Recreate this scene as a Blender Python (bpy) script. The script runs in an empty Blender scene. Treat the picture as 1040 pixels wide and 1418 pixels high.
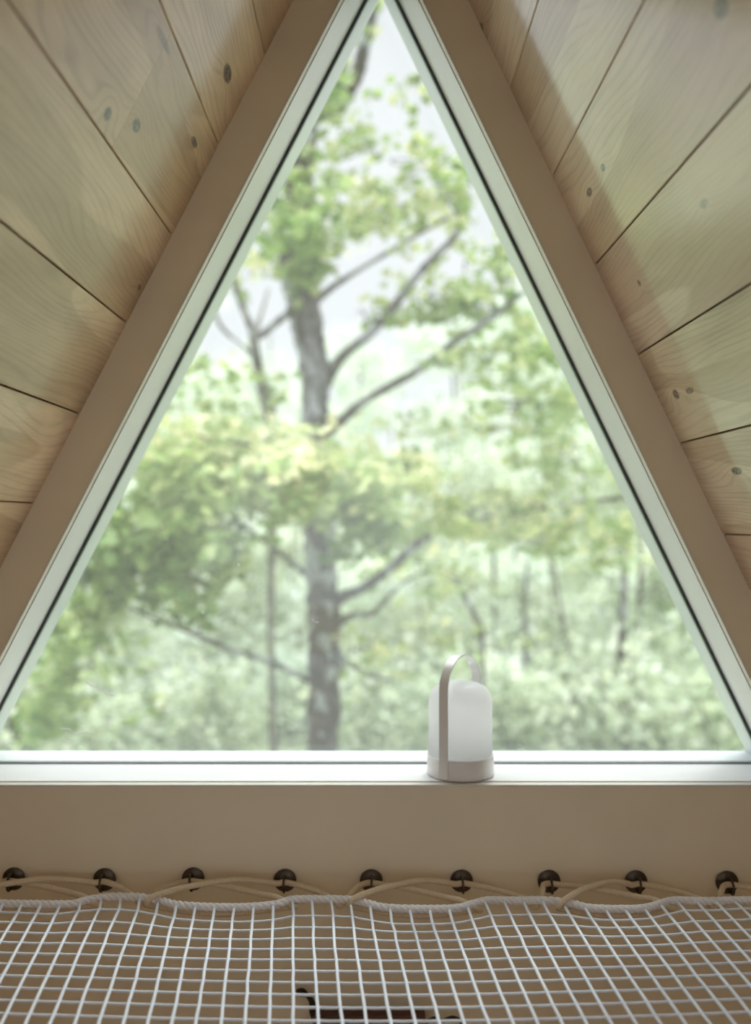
import bpy, bmesh, math, random
import numpy as np
from mathutils import Vector, Matrix
R = random.Random(11)
S = bpy.context.scene
COL = S.collection
EYE = 3.0            # camera height above the lower floor
F = 1255.0           # focal length in pixels of the 1040 x 1418 frame
VX, VY = 515.0, 722.0
D = 1.5              # distance camera - gable wall

def P(px, py, d):
    return Vector(((px - VX) / F * d, d, EYE - (py - VY) / F * d))
def on_z(px, py, z):
    """point on the horizontal plane z seen at this pixel"""
    d = (EYE - z) * F / (py - VY)
    return Vector(((px - VX) / F * d, d, z))

# ------------------------------------------------------------------ helpers
def link(name, me, mat=None, parent=None, smooth=False):
    o = bpy.data.objects.new(name, me)
    COL.objects.link(o)
    if mat is not None:
        me.materials.append(mat)
    if parent is not None:
        o.parent = parent
        o.matrix_parent_inverse = Matrix.Translation(parent.location).inverted() if parent.location.length else Matrix()
    if smooth:
        me.polygons.foreach_set('use_smooth', [True] * len(me.polygons))
    return o

class MB:
    def __init__(s): s.v = []; s.f = []
    def add(s, vs, fs):
        n = len(s.v); s.v += [tuple(v) for v in vs]; s.f += [tuple(i + n for i in f) for f in fs]
    def box(s, a, b):
        x0, y0, z0 = a; x1, y1, z1 = b
        s.add([(x0,y0,z0),(x1,y0,z0),(x1,y1,z0),(x0,y1,z0),(x0,y0,z1),(x1,y0,z1),(x1,y1,z1),(x0,y1,z1)],
              [(0,3,2,1),(4,5,6,7),(0,1,5,4),(1,2,6,5),(2,3,7,6),(3,0,4,7)])
    def prism(s, poly, y0, y1):
        """poly: (x,z) points counter-clockwise seen from -y"""
        n = len(poly)
        s.add([(p[0], y0, p[1]) for p in poly] + [(p[0], y1, p[1]) for p in poly],
              [tuple(range(n)), tuple(range(2*n-1, n-1, -1))] + [(i, i+n, (i+1)%n+n, (i+1)%n) for i in range(n)])
    def ring(s, outer, inner, y0, y1):
        n = len(outer)
        vs = [(p[0], y0, p[1]) for p in outer] + [(p[0], y0, p[1]) for p in inner] + [(p[0], y1, p[1]) for p in outer] + [(p[0], y1, p[1]) for p in inner]
        fs = []
        for i in range(n):
            j = (i+1) % n
            fs += [(i, j, n+j, n+i), (2*n+i, 3*n+i, 3*n+j, 2*n+j), (n+i, n+j, 3*n+j, 3*n+i), (i, 2*n+i, 2*n+j, j)]
        s.add(vs, fs)
    def tube(s, pts, rad, seg=8, cap=True, phase=0.0):
        pts = [Vector(p) for p in pts]; n = len(pts)
        if not hasattr(rad, '__len__'): rad = [rad] * n
        up = None; base = len(s.v)
        for i, p in enumerate(pts):
            t = (pts[min(i+1, n-1)] - pts[max(i-1, 0)])
            t = t.normalized() if t.length > 1e-9 else Vector((0,0,1))
            if up is None:
                up = Vector((0,0,1)) if abs(t.z) < .9 else Vector((1,0,0))
            a = up - t * up.dot(t)
            a = a.normalized() if a.length > 1e-6 else t.orthogonal().normalized()
            up = a; b = t.cross(a)
            for k in range(seg):
                th = 2*math.pi*k/seg + phase
                s.v.append(tuple(p + (a*math.cos(th) + b*math.sin(th)) * rad[i]))
        for i in range(n-1):
            for k in range(seg):
                k2 = (k+1) % seg
                s.f.append((base+i*seg+k, base+i*seg+k2, base+(i+1)*seg+k2, base+(i+1)*seg+k))
        if cap:
            s.f.append(tuple(base+k for k in range(seg))[::-1])
            s.f.append(tuple(base+(n-1)*seg+k for k in range(seg)))
    def lathe(s, prof, c, seg=48, axis='z'):
        base = len(s.v); n = len(prof)
        for (r, h) in prof:
            for k in range(seg):
                th = 2*math.pi*k/seg
                if axis == 'z': s.v.append((c[0]+r*math.cos(th), c[1]+r*math.sin(th), c[2]+h))
                else: s.v.append((c[0]+r*math.cos(th), c[1]-h, c[2]+r*math.sin(th)))
        for i in range(n-1):
            for k in range(seg):
                k2 = (k+1) % seg
                s.f.append((base+i*seg+k, base+i*seg+k2, base+(i+1)*seg+k2, base+(i+1)*seg+k))
        s.f.append(tuple(base+k for k in range(seg))[::-1])
        s.f.append(tuple(base+(n-1)*seg+k for k in range(seg)))
    def mesh(s, name):
        me = bpy.data.meshes.new(name); me.from_pydata(s.v, [], s.f); me.update()
        bm = bmesh.new(); bm.from_mesh(me); bmesh.ops.recalc_face_normals(bm, faces=bm.faces); bm.to_mesh(me); bm.free()
        return me
    def build(s, name, mat=None, parent=None, smooth=False, sharp=None):
        me = s.mesh(name)
        o = link(name, me, mat, parent, smooth)
        if smooth and sharp:
            me.set_sharp_from_angle(angle=math.radians(sharp))
        return o

def spline(pts, per=6):
    """Catmull-Rom through the points (tuples of any length)"""
    pts = [tuple(p) for p in pts]
    q = [pts[0]] + pts + [pts[-1]]; out = []
    for i in range(1, len(q)-2):
        p0, p1, p2, p3 = q[i-1], q[i], q[i+1], q[i+2]
        for k in range(per):
            t = k / per
            out.append(tuple(.5*((2*b) + (-a+c)*t + (2*a-5*b+4*c-d)*t*t + (-a+3*b-3*c+d)*t**3) for a, b, c, d in zip(p0, p1, p2, p3)))
    out.append(pts[-1])
    return out

def tag(o, label=None, cat=None, group=None, kind=None):
    if label: o['label'] = label
    if cat: o['category'] = cat
    if group: o['group'] = group
    if kind: o['kind'] = kind
    return o
def empty(name, loc):
    o = bpy.data.objects.new(name, None); o.location = loc; COL.objects.link(o); o.empty_display_size = .05
    return o
def thing_part(builder, name, mat, root, smooth=False, sharp=None):
    """mesh given in world coordinates, stored relative to its root"""
    l = root.location
    builder.v = [(v[0]-l[0], v[1]-l[1], v[2]-l[2]) for v in builder.v]
    me = builder.mesh(name)
    o = bpy.data.objects.new(name, me); COL.objects.link(o); o.parent = root
    me.materials.append(mat)
    if smooth:
        me.polygons.foreach_set('use_smooth', [True]*len(me.polygons))
        if sharp: me.set_sharp_from_angle(angle=math.radians(sharp))
    return o

# ------------------------------------------------------------------ materials
class NT:
    def __init__(s, name):
        s.m = bpy.data.materials.new(name); s.m.use_nodes = True
        s.t = s.m.node_tree; s.t.nodes.clear()
        s.out = s.n('ShaderNodeOutputMaterial')
    def n(s, kind, **kw):
        nd = s.t.nodes.new(kind)
        for k, v in kw.items(): setattr(nd, k, v)
        return nd
    def l(s, a, b): s.t.links.new(a, b)
    def setin(s, sock, v):
        if hasattr(v, 'is_output') or isinstance(v, bpy.types.NodeSocket): s.l(v, sock)
        else: sock.default_value = v
    def math(s, op, a, b=0.0, c=None, clamp=False):
        nd = s.n('ShaderNodeMath', operation=op, use_clamp=clamp)
        s.setin(nd.inputs[0], a); s.setin(nd.inputs[1], b)
        if c is not None: s.setin(nd.inputs[2], c)
        return nd.outputs[0]
    def mix(s, f, a, b, blend='MIX'):
        nd = s.n('ShaderNodeMix', data_type='RGBA', blend_type=blend)
        s.setin(nd.inputs[0], f); s.setin(nd.inputs[6], a); s.setin(nd.inputs[7], b)
        return nd.outputs[2]
    def noise(s, vec, scale, detail=3, rough=.5, dist=0.0):
        nd = s.n('ShaderNodeTexNoise'); 
        if vec is not None: s.l(vec, nd.inputs['Vector'])
        nd.inputs['Scale'].default_value = scale; nd.inputs['Detail'].default_value = detail
        nd.inputs['Roughness'].default_value = rough; nd.inputs['Distortion'].default_value = dist
        return nd.outputs['Fac']
    def ramp(s, f, stops):
        nd = s.n('ShaderNodeValToRGB'); s.l(f, nd.inputs[0])
        e = nd.color_ramp.elements
        while len(e) < len(stops): e.new(.5)
        for i, (p, c) in enumerate(stops): e[i].position = p; e[i].color = c if len(c) == 4 else (*c, 1)
        return nd.outputs[0]
    def smooth(s, f, a, b, lo=0.0, hi=1.0):
        nd = s.n('ShaderNodeMapRange', interpolation_type='SMOOTHSTEP'); s.setin(nd.inputs[0], f)
        nd.inputs[1].default_value = a; nd.inputs[2].default_value = b; nd.inputs[3].default_value = lo; nd.inputs[4].default_value = hi
        return nd.outputs[0]
    def obj(s): return s.n('ShaderNodeTexCoord').outputs['Object']
    def bsdf(s, col, rough=.5, bump=None, bstr=.2, bdist=.001, **kw):
        b = s.n('ShaderNodeBsdfPrincipled'); s.setin(b.inputs['Base Color'], col if not isinstance(col, tuple) or len(col) == 4 else (*col, 1))
        s.setin(b.inputs['Roughness'], rough)
        for k, v in kw.items(): s.setin(b.inputs[k.replace('_', ' ')], v)
        if bump is not None:
            bn = s.n('ShaderNodeBump'); bn.inputs['Strength'].default_value = bstr; bn.inputs['Distance'].default_value = bdist
            s.l(bump, bn.inputs['Height']); s.l(bn.outputs[0], b.inputs['Normal'])
        return b
    def done(s, b): s.l(b.outputs[0], s.out.inputs[0]); return s.m

def c(r, g, b): return (r, g, b, 1.0)
def plain(name, col, rough=.5, var=.06, nscale=30, bump=0.0, **kw):
    t = NT(name); o = t.obj(); nz = t.noise(o, nscale, 4)
    dark = tuple(x*(1-var) for x in col); lite = tuple(min(1, x*(1+var)) for x in col)
    cc = t.ramp(nz, [(.3, dark), (.7, lite)])
    return t.done(t.bsdf(cc, rough, nz if bump else None, bump, **kw))

M = {}
M['casing'] = plain('casing_warm_tint', (.80, .71, .525), .55, .03, 9, .05)  # beige puts the warm dim room light into the paint colour
M['white'] = plain('white_frame_paint', (.84, .845, .86), .28, .02, 14)
M['bead'] = plain('bead_paint', (.72, .68, .60), .4, .04, 20)
M['sash'] = plain('sash_vinyl', (.60, .63, .64), .25, .02, 10)
M['gasket'] = plain('rubber_gasket', (.03, .04, .035), .6)
M['deck'] = plain('roof_deck', (.10, .065, .04), .9)
M['lampwhite'] = plain('lamp_satin_metal', (.80, .79, .77), .22, .02, 8, Metallic=.12)
M['bronze'] = plain('dark_bronze', (.09, .07, .05), .35, .3, 60, .1, Metallic=.8)
M['iron'] = plain('black_iron', (.012, .011, .010), .4, .2, 40)
M['darkwood'] = plain('dark_stained_wood', (.035, .016, .011), .45, .4, 25)
M['redwood'] = plain('reddish_brown_wood', (.10, .035, .022), .5, .3, 25)

def lamp_shade_mat():
    t = NT('opal_glass')
    b = t.bsdf((.95, .975, 1.0), .4)
    tr = t.n('ShaderNodeBsdfTranslucent'); tr.inputs[0].default_value = c(1, 1, 1)
    mx = t.n('ShaderNodeMixShader'); mx.inputs[0].default_value = .72
    t.l(b.outputs[0], mx.inputs[1]); t.l(tr.outputs[0], mx.inputs[2])
    return t.done(mx)
M['opal'] = lamp_shade_mat()

def rope_mat(name, col, dark, scale=(0, 0, 0)):
    t = NT(name); o = t.obj()
    nz = t.noise(o, 900, 2); big = t.noise(o, 40, 2)
    cc = t.mix(t.smooth(nz, .35, .65), c(*dark), c(*col)); cc = t.mix(t.smooth(big, .3, .8, 0, .25), cc, c(*dark))
    return t.done(t.bsdf(cc, .8, nz, .5, .0006))
M['net'] = rope_mat('white_net_yarn', (.84, .93, 1.0), (.76, .83, .93))
M['rope'] = rope_mat('white_twisted_rope', (.90, .93, .96), (.80, .80, .80))
M['cord'] = rope_mat('beige_lacing_cord', (.80, .69, .50), (.62, .50, .34))

def wood_mat(name, knots, c_light, c_mid, c_dark, coat=.7, cior=1.5, crough=.16):
    """pine boards: UV 'grain' = per board coordinates (metres), UV 'surf' = (Y, slope distance)"""
    t = NT(name)
    uv = t.n('ShaderNodeUVMap', uv_map='grain').outputs[0]
    sf = t.n('ShaderNodeUVMap', uv_map='surf').outputs[0]
    ssx = t.n('ShaderNodeSeparateXYZ'); t.l(sf, ssx.inputs[0])
    sx = t.n('ShaderNodeSeparateXYZ'); t.l(uv, sx.inputs[0])
    # warp of the rings round every knot
    warp = None; mask = None
    for (ky, ks, lu, lv, dk) in knots:
        du = t.math('DIVIDE', t.math('SUBTRACT', ssx.outputs[0], ky), lu)
        dv = t.math('DIVIDE', t.math('SUBTRACT', ssx.outputs[1], ks), lv)
        r2 = t.math('ADD', t.math('MULTIPLY', du, du), t.math('MULTIPLY', dv, dv))
        g = t.math('POWER', 2.718, t.math('MULTIPLY', r2, -.10))
        g = t.math('MULTIPLY', g, lv * 3.0)
        warp = g if warp is None else t.math('ADD', warp, g)
        mm = t.math('MULTIPLY', t.smooth(r2, .5, 1.5, 1.0, 0.0), dk)
        mask = mm if mask is None else t.math('MAXIMUM', mask, mm)
    st = t.n('ShaderNodeMapping'); t.l(uv, st.inputs[0]); st.inputs['Scale'].default_value = (1.1, 5.5, 1)
    low = t.noise(st.outputs[0], 1.0, 2, .5)
    v = t.math('ADD', t.math('MULTIPLY', low, .22), sx.outputs[1])
    v = t.math('ADD', v, warp)
    rings = t.math('SINE', t.math('MULTIPLY', v, 620.0))
    rings2 = t.math('SINE', t.math('MULTIPLY', v, 150.0))
    st2 = t.n('ShaderNodeMapping'); t.l(uv, st2.inputs[0]); st2.inputs['Scale'].default_value = (12, 420, 1)
    fib = t.noise(st2.outputs[0], 1.0, 3, .6)
    st3 = t.n('ShaderNodeMapping'); t.l(uv, st3.inputs[0]); st3.inputs['Scale'].default_value = (1.3, 7, 1); st3.inputs['Location'].default_value = (7, 3, 0)
    heart = t.noise(st3.outputs[0], 1.0, 1, .4)
    hw = t.smooth(heart, .49, .505)
    st4 = t.n('ShaderNodeMapping'); t.l(uv, st4.inputs[0]); st4.inputs['Scale'].default_value = (3, 12, 1)
    blot = t.noise(st4.outputs[0], 1.0, 3, .6)
    per = t.n('ShaderNodeVertexColor', layer_name='tone').outputs[0]
    base = t.mix(hw, c(*c_light), c(*c_mid))
    base = t.mix(t.smooth(blot, .35, .75, 0, .45), base, c(*c_dark))
    rr = t.math('MULTIPLY', t.smooth(rings, .2, 1.0), t.smooth(blot, .3, .7, .08, .42))
    base = t.mix(rr, base, c(*c_dark))
    base = t.mix(t.smooth(rings2, .6, 1.0, 0, .10), base, c(*c_dark))
    base = t.mix(t.smooth(fib, .3, .8, 0, .22), base, c(*c_dark))
    base = t.mix(1.0, base, per, 'MULTIPLY')
    base = t.mix(t.math('MULTIPLY', mask, t.smooth(t.noise(sf, 160, 2), .3, .6, .75, 1.2), clamp=True), base, c(.045, .028, .018))
    rgh = t.smooth(fib, .2, .8, .30, .42)
    b = t.bsdf(base, rgh, fib, .12, .0006)
    b.inputs['Coat Weight'].default_value = coat; b.inputs['Coat Roughness'].default_value = crough; b.inputs['Coat IOR'].default_value = cior
    return t.done(b)

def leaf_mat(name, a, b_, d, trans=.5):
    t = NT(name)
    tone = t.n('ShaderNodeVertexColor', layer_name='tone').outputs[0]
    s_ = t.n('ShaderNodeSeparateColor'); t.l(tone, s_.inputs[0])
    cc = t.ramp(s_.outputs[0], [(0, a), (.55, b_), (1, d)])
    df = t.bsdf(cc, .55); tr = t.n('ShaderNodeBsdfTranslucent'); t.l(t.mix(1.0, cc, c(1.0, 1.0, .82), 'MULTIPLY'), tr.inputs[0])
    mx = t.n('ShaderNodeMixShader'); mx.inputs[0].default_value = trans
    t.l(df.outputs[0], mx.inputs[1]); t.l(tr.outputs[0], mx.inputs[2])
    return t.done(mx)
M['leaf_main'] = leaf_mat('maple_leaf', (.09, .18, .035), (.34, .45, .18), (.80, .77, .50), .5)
M['leaf_back'] = leaf_mat('forest_leaf', (.19, .26, .14), (.55, .63, .48), (.87, .89, .79), .5)
M['leaf_hazed'] = leaf_mat('hazed_forest_leaf', (.58, .66, .60), (.72, .79, .73), (.86, .90, .84), .5)  # pale tint puts distance haze into the leaf colour

def bark_mat(name, a, b_, spot, sc=7, lich=.56):
    t = NT(name); o = t.obj()
    mp = t.n('ShaderNodeMapping'); t.l(o, mp.inputs[0]); mp.inputs['Scale'].default_value = (1, 1, .6)
    n1 = t.noise(mp.outputs[0], sc, 5, .65); n2 = t.noise(mp.outputs[0], sc*.55, 3, .5, .4); n3 = t.noise(mp.outputs[0], sc*9, 3)
    cc = t.mix(t.smooth(n1, .4, .6), c(*a), c(*b_)); cc = t.mix(t.smooth(n2, lich, lich+.04, 0, .9), cc, c(*spot))
    cc = t.mix(t.smooth(n3, .4, .7, 0, .3), cc, c(*a))
    return t.done(t.bsdf(cc, .85, n1, .6, .02))
M['bark'] = bark_mat('maple_bark', (.016, .010, .005), (.085, .066, .05), (.34, .36, .37), 17, .53)
M['bark_up'] = bark_mat('maple_branch_bark', (.06, .05, .045), (.16, .15, .145), (.28, .28, .30), 8, .52)
M['bark_back'] = bark_mat('forest_bark', (.07, .06, .045), (.16, .15, .12), (.25, .26, .23), 5)

def glass_mat():
    t = NT('window_glass')
    o = t.obj()
    tr = t.n('ShaderNodeBsdfTransparent'); tr.inputs[0].default_value = c(.985, 1.0, .99)
    gl = t.n('ShaderNodeBsdfGlossy'); gl.inputs['Roughness'].default_value = .0; gl.inputs[0].default_value = c(1, 1, 1)
    fr = t.n('ShaderNodeFresnel'); t.l(t.math('ADD', t.math('MULTIPLY', t.n('ShaderNodeNewGeometry').outputs['Backfacing'], 1/1.5-1.5), 1.5), fr.inputs[0])
    m1 = t.n('ShaderNodeMixShader'); t.l(fr.outputs[0], m1.inputs[0]); t.l(tr.outputs[0], m1.inputs[1]); t.l(gl.outputs[0], m1.inputs[2])
    # dust film and tiny specks; the film also stands in for glare and haze
    film = t.n('ShaderNodeBsdfTranslucent'); film.inputs[0].default_value = c(.95, .97, .97)
    cloud = t.noise(o, 4, 3)
    vo = t.n('ShaderNodeTexVoronoi'); t.l(o, vo.inputs['Vector']); vo.inputs['Scale'].default_value = 46
    rnd = t.n('ShaderNodeSeparateColor'); t.l(vo.outputs['Color'], rnd.inputs[0])
    speck = t.math('MULTIPLY', t.smooth(vo.outputs['Distance'], .035, .075, 1.0, 0.0), t.math('GREATER_THAN', rnd.outputs[0], .93))
    f = t.math('ADD', t.smooth(cloud, .3, .7, FILM*.85, FILM*1.15), t.math('MULTIPLY', speck, .6), clamp=True)
    m2 = t.n('ShaderNodeMixShader'); t.setin(m2.inputs[0], f); t.l(m1.outputs[0], m2.inputs[1]); t.l(film.outputs[0], m2.inputs[2])
    return t.done(m2)
FILM = .05
M['glass'] = glass_mat()
M['smear'] = plain('dried_smear', (.9, .92, .92), .6)

def ground_mat():
    t = NT('forest_floor'); o = t.obj(); n1 = t.noise(o, .5, 5, .65); n2 = t.noise(o, 4, 4)
    cc = t.ramp(n1, [(.3, (.20, .25, .14)), (.55, (.32, .38, .24)), (.75, (.42, .45, .34))])
    cc = t.mix(t.smooth(n2, .4, .7, 0, .5), cc, c(.36, .32, .24))
    return t.done(t.bsdf(cc, .95))
M['ground'] = ground_mat()

# ------------------------------------------------------------------ lines of the gable wall (x,z on the plane y = D)
def W(px, py): p = P(px, py, D); return (p.x, p.z)
def line_x(x0, k, y): return x0 + k*y                     # pixel line x = x0 + k*y
CL = (406.0, -1/1.938); CR = (648.0, .478)                # where the plank ceilings meet the wall
OL = (470.0, -1/1.934); OR = (586.0, 1/2.073)             # window opening
SILL_PY = 1088.0
def meet(a, b):
    y = (b[0]-a[0]) / (a[1]-b[1]); return (a[0]+a[1]*y, y)
cap = meet(CL, CR); oap = meet(OL, OR)
Cap = W(*cap); Oap = W(*oap)
Obl = W(line_x(*OL, SILL_PY), SILL_PY); Obr = W(line_x(*OR, SILL_PY), SILL_PY)
def down(line, z):                                         # point of a pixel line at height z
    py = VY + (EYE - z)/D*F
    return W(line_x(*line, py), py)
T0 = [Obl, Obr, Oap]                                       # counter-clockwise from -y
def inset(poly, t, tb=None):
    """move the triangle's edges inwards (t at the slopes, tb at the bottom)"""
    if tb is None: tb = t
    n = len(poly); L = []
    for i in range(n):
        a = Vector(poly[i]); b = Vector(poly[(i+1) % n]); d = (b-a).normalized(); nn = Vector((-d.y, d.x))
        L.append((a + nn*(tb if i == 0 else t), d))
    out = []
    for i in range(n):
        p, d = L[i-1]; q, e = L[i]
        den = d.x*e.y - d.y*e.x; s_ = ((q.x-p.x)*e.y - (q.y-p.y)*e.x)/den
        r = p + d*s_; out.append((r.x, r.y))
    return out

# wall: three boards round the opening, one continuous painted gable
outL = Vector((Cap[0], Cap[1])); 
zb = 0.0
wl = down(CL, zb); wr = down(CR, zb); 
ol_b = Obl; or_b = Obr
thick = .10
ext = .03                                                   # tuck behind the planks
mb = MB()
cl_s = down(CL, Obl[1]); cr_s = down(CR, Obr[1])
mb.prism([(cl_s[0]-ext, cl_s[1]), Obl, Oap, (Cap[0], Cap[1]+ext)], D, D+thick)
mb.prism([Obr, (cr_s[0]+ext, cr_s[1]), (Cap[0], Cap[1]+ext), Oap], D, D+thick)
zstep = EYE - (1208-VY)/F*D
a_ = down(CL, zstep); b_ = down(CR, zstep)
mb.prism([(a_[0]-ext, zstep), (b_[0]+ext, zstep), (cr_s[0]+ext, Obr[1]), (cl_s[0]-ext, Obl[1])], D, D+thick)
mb.prism([(wl[0]-ext, zb), (wr[0]+ext, zb), (b_[0]+ext, zstep), (a_[0]-ext, zstep)], D+.004, D+thick)
gw = mb.build('wall_front', M['casing']); tag(gw, 'warm-toned gable wall with boards round the triangular window', kind='structure')

# ------------------------------------------------------------------ plank ceilings
Y0, Y1 = -2.6, D
SKY_ROWS = (3, 4, 5, 6, 7, 8, 9); SKY0, SKY1 = -2.4, -.15      # openings added in the unseen roof to let daylight in
def slope(name, line, side, seams, spacing, joints, knots_px, tones, cols, label):
    top = Vector((Cap[0], 0, Cap[1])); q = down(line, 0.0)
    sd = (Vector((q[0], 0, q[1])) - top); length = sd.length; sd.normalize()
    nrm = Vector((-sd.z, 0, sd.x)); 
    if nrm.x * side > 0: nrm = -nrm                        # into the room
    def s_of(py):
        w = W(line_x(*line, py), py); return (Vector((w[0], 0, w[1])) - top).dot(sd)
    s_list = sorted(s_of(y) for y in seams)
    step = (s_list[-1]-s_list[0])/(len(s_list)-1)
    while s_list[0] > 0: s_list.insert(0, s_list[0]-step)
    while s_list[-1] < length + .05: s_list.append(s_list[-1]+step)
    s_list = [max(0, s) for s in s_list]
    # knots: pixel -> point on the plane
    kn = []
    for (px, py, lu, lv, dk) in knots_px:
        d = Vector(((px-VX)/F, 1, -(py-VY)/F)); o = Vector((0, 0, EYE))
        t_ = (top - o).dot(nrm) / d.dot(nrm); h = o + d*t_
        kn.append((h.y, (h-top).dot(sd), lu, lv, dk))
    verts = []; faces = []; gr = []; su = []; tn = []
    gap, ch, th = .0009, .0018, .02
    rr = random.Random(5 + side)
    for i in range(len(s_list)-1):
        s0, s1 = s_list[i], s_list[i+1]
        if s1 - s0 < .01: continue
        sky = i in SKY_ROWS
        js = sorted([Y0] + joints.get(i, [] if sky else [rr.uniform(-2, .2)]) + ([SKY0, SKY1] if sky else []) + [Y1 + .03])
        if sky: js = [j for j in js if not SKY0 < j < SKY1]
        for y0, y1 in zip(js[:-1], js[1:]):
            if sky and y0 == SKY0: continue
            ou, ov = rr.uniform(0, 40), rr.uniform(0, 40)
            tv = tones(i, rr)
            prof = [(s0+gap, -th), (s0+gap, -ch), (s0+gap+ch*.6, 0), (s1-gap-ch*.6, 0), (s1-gap, -ch), (s1-gap, -th)]
            n = len(prof); base = len(verts); g2 = .0002 if y1 < Y1 else 0
            vs = []
            for yy in (y0+.0002, y1-g2):
                for (s, h) in prof: vs.append((yy, s, h))
            for (yy, s, h) in vs:
                p = top + sd*s + nrm*h; verts.append((p.x, yy, p.z))
            fs = [tuple(range(n)), tuple(range(2*n-1, n-1, -1))] + [(k, k+n, (k+1) % n+n, (k+1) % n) for k in range(n)]
            for f in fs:
                faces.append(tuple(base+k for k in f))
                for k in f:
                    yy, s, h = vs[k]; gr.append((yy+ou, s+ov)); su.append((yy, s)); tn.append((*tv, 1))
    me = bpy.data.meshes.new(name); me.from_pydata(verts, [], faces)
    u1 = me.uv_layers.new(name='grain'); u2 = me.uv_layers.new(name='surf')
    u1.data.foreach_set('uv', np.array(gr, dtype=np.float32).ravel()); u2.data.foreach_set('uv', np.array(su, dtype=np.float32).ravel())
    ca = me.color_attributes.new('tone', 'FLOAT_COLOR', 'CORNER'); ca.data.foreach_set('color', np.array(tn, dtype=np.float32).ravel())
    bm = bmesh.new(); bm.from_mesh(me); bmesh.ops.recalc_face_normals(bm, faces=bm.faces); bm.to_mesh(me); bm.free()
    link(name, me, wood_mat(name+'_pine', kn, *cols)); tag(bpy.data.objects[name], label, kind='structure')
    # roof deck behind the boards
    dk = MB(); a = top - nrm*(th+.001) - sd*.05; b = top + sd*(length+.05) - nrm*(th+.001); e = -nrm*.06
    def slab(a, b, ya, yb_):
        dk.add([(v.x, y, v.z) for y in (ya, yb_) for v in (a, b, b+e, a+e)], [(0,1,2,3), (7,6,5,4), (0,4,5,1), (1,5,6,2), (2,6,7,3), (3,7,4,0)])
    slab(a, b, Y0, SKY0); slab(a, b, SKY1, D+.10)
    h0 = top + sd*s_list[SKY_ROWS[0]] - nrm*(th+.001); h1 = top + sd*s_list[SKY_ROWS[-1]+1] - nrm*(th+.001)
    slab(a, h0, SKY0, SKY1); slab(h1, b, SKY0, SKY1)
    o = dk.build('roof_deck', M['deck']); o['kind'] = 'structure'; o['label'] = 'dark roof deck behind the plank ceiling'
    o.name = 'trim_1' if side < 0 else 'trim_2'
    return top, sd, nrm
def tl(i, rr):
    k = rr.uniform(.93, 1.05); return (k, k*rr.uniform(.97, 1.01), k*rr.uniform(.94, 1.02))
slope('wall_left', CL, -1, [200, 325, 447, 573, 697], 0, {4: [1.152]},
      [(315, 102, .024, .010, .95), (149, 158, .010, .008, .85), (189, 174, .014, .008, .85), (269, 197, .018, .006, .8), (193, 398, .008, .005, .7), (226, 55, .034, .005, .55)],
      tl, ((.80, .59, .38), (.61, .42, .245), (.32, .20, .11)), 'pale pine plank slope of the ceiling left of the window')
slope('wall_right', CR, 1, [122, 244, 367, 491, 614, 740], 0, {},
      [(666, 42, .02, .007, .95), (835, 232, .009, .005, .8), (816, 266, .014, .006, .75), (998, 10, .014, .01, .7), (885, 392, .006, .005, .7), (936, 546, .012, .008, .8), (955, 541, .016, .005, .65), (1020, 652, .018, .006, .85), (975, 282, .012, .005, .55)],
      tl, ((.82, .66, .50), (.64, .47, .33), (.36, .24, .155), 1.0, 2.0, .12), 'pale pine plank slope of the ceiling right of the window')

# rear gable: unseen wall behind the camera, its opening added to let daylight in
mb = MB(); yb = Y0
full = [wl, wr, Cap]; hole = inset(full, .16, 2.45)
mb.ring([(wl[0]-.02, 0), (wr[0]+.02, 0), (Cap[0], Cap[1]+.03)], hole, yb-.1, yb)
o = mb.build('wall_back', M['casing']); o['kind'] = 'structure'; o['label'] = 'warm-toned rear gable wall with an added daylight opening'
# lower floor
mb = MB(); mb.box((wl[0]-.1, Y0-.1, -.05), (wr[0]+.1, D+.1, 0.0))
fl = mb.build('floor', plain('oak_floor', (.36, .25, .15), .45, .25, 6)); tag(fl, 'wooden floor of the room below the net', kind='structure')

# ------------------------------------------------------------------ window
win = empty('window_1', (0, 0, 0)); tag(win, 'large triangular window with white frame', kind='structure')
J = .003; YS = D+.120
mb = MB()   # thin bead at the room side
mb.ring(inset(T0, -.0016), inset(T0, .0022), D-.003, D+.012); mb.build('bead', M['bead'], win)
mb = MB(); mb.ring(inset(T0, -.006), inset(T0, J), D+.016, YS+.030); mb.build('window_frame', M['white'], win)
mb = MB(); mb.ring(inset(T0, -.006), inset(T0, .0012), D+.008, D+.018); mb.build('groove_liner', M['gasket'], win)

gp = .0045
YG = YS+.012
mb = MB(); mb.ring(inset(T0, -.006), inset(T0, J+.002, J+.002), YG+.006, YS+.088); mb.build('sash', M['sash'], win)
mb = MB(); mb.ring(inset(T0, J-.001, J-.001), inset(T0, J+gp, J+.0012), YS+.002, YG-.0002); mb.build('gasket', M['gasket'], win)
gi = inset(T0, J-.002, J-.002)
mb = MB(); mb.prism(gi, YG, YG+.004); pane = mb.build('glass_pane', M['glass'], win)
# dried smears on the pane
def smear(pts, r):
    m_ = MB(); m_.tube([P(x, y, YG-.0004) for x, y in spline(pts, 5)], [r*.3]+[r]*(5*(len(pts)-1)-1)+[r*.3], 5); m_.build('smear', M['smear'], win, True)
smear([(118, 941), (124, 948), (136, 954), (148, 959), (160, 963)], .001)
smear([(84, 1009), (96, 1010), (103, 1015), (115, 1013), (131, 1014)], .0009)
smear([(100, 760), (102, 778), (104, 790)], .0004)
smear([(432, 857), (437, 862), (441, 861)], .0008)

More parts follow.
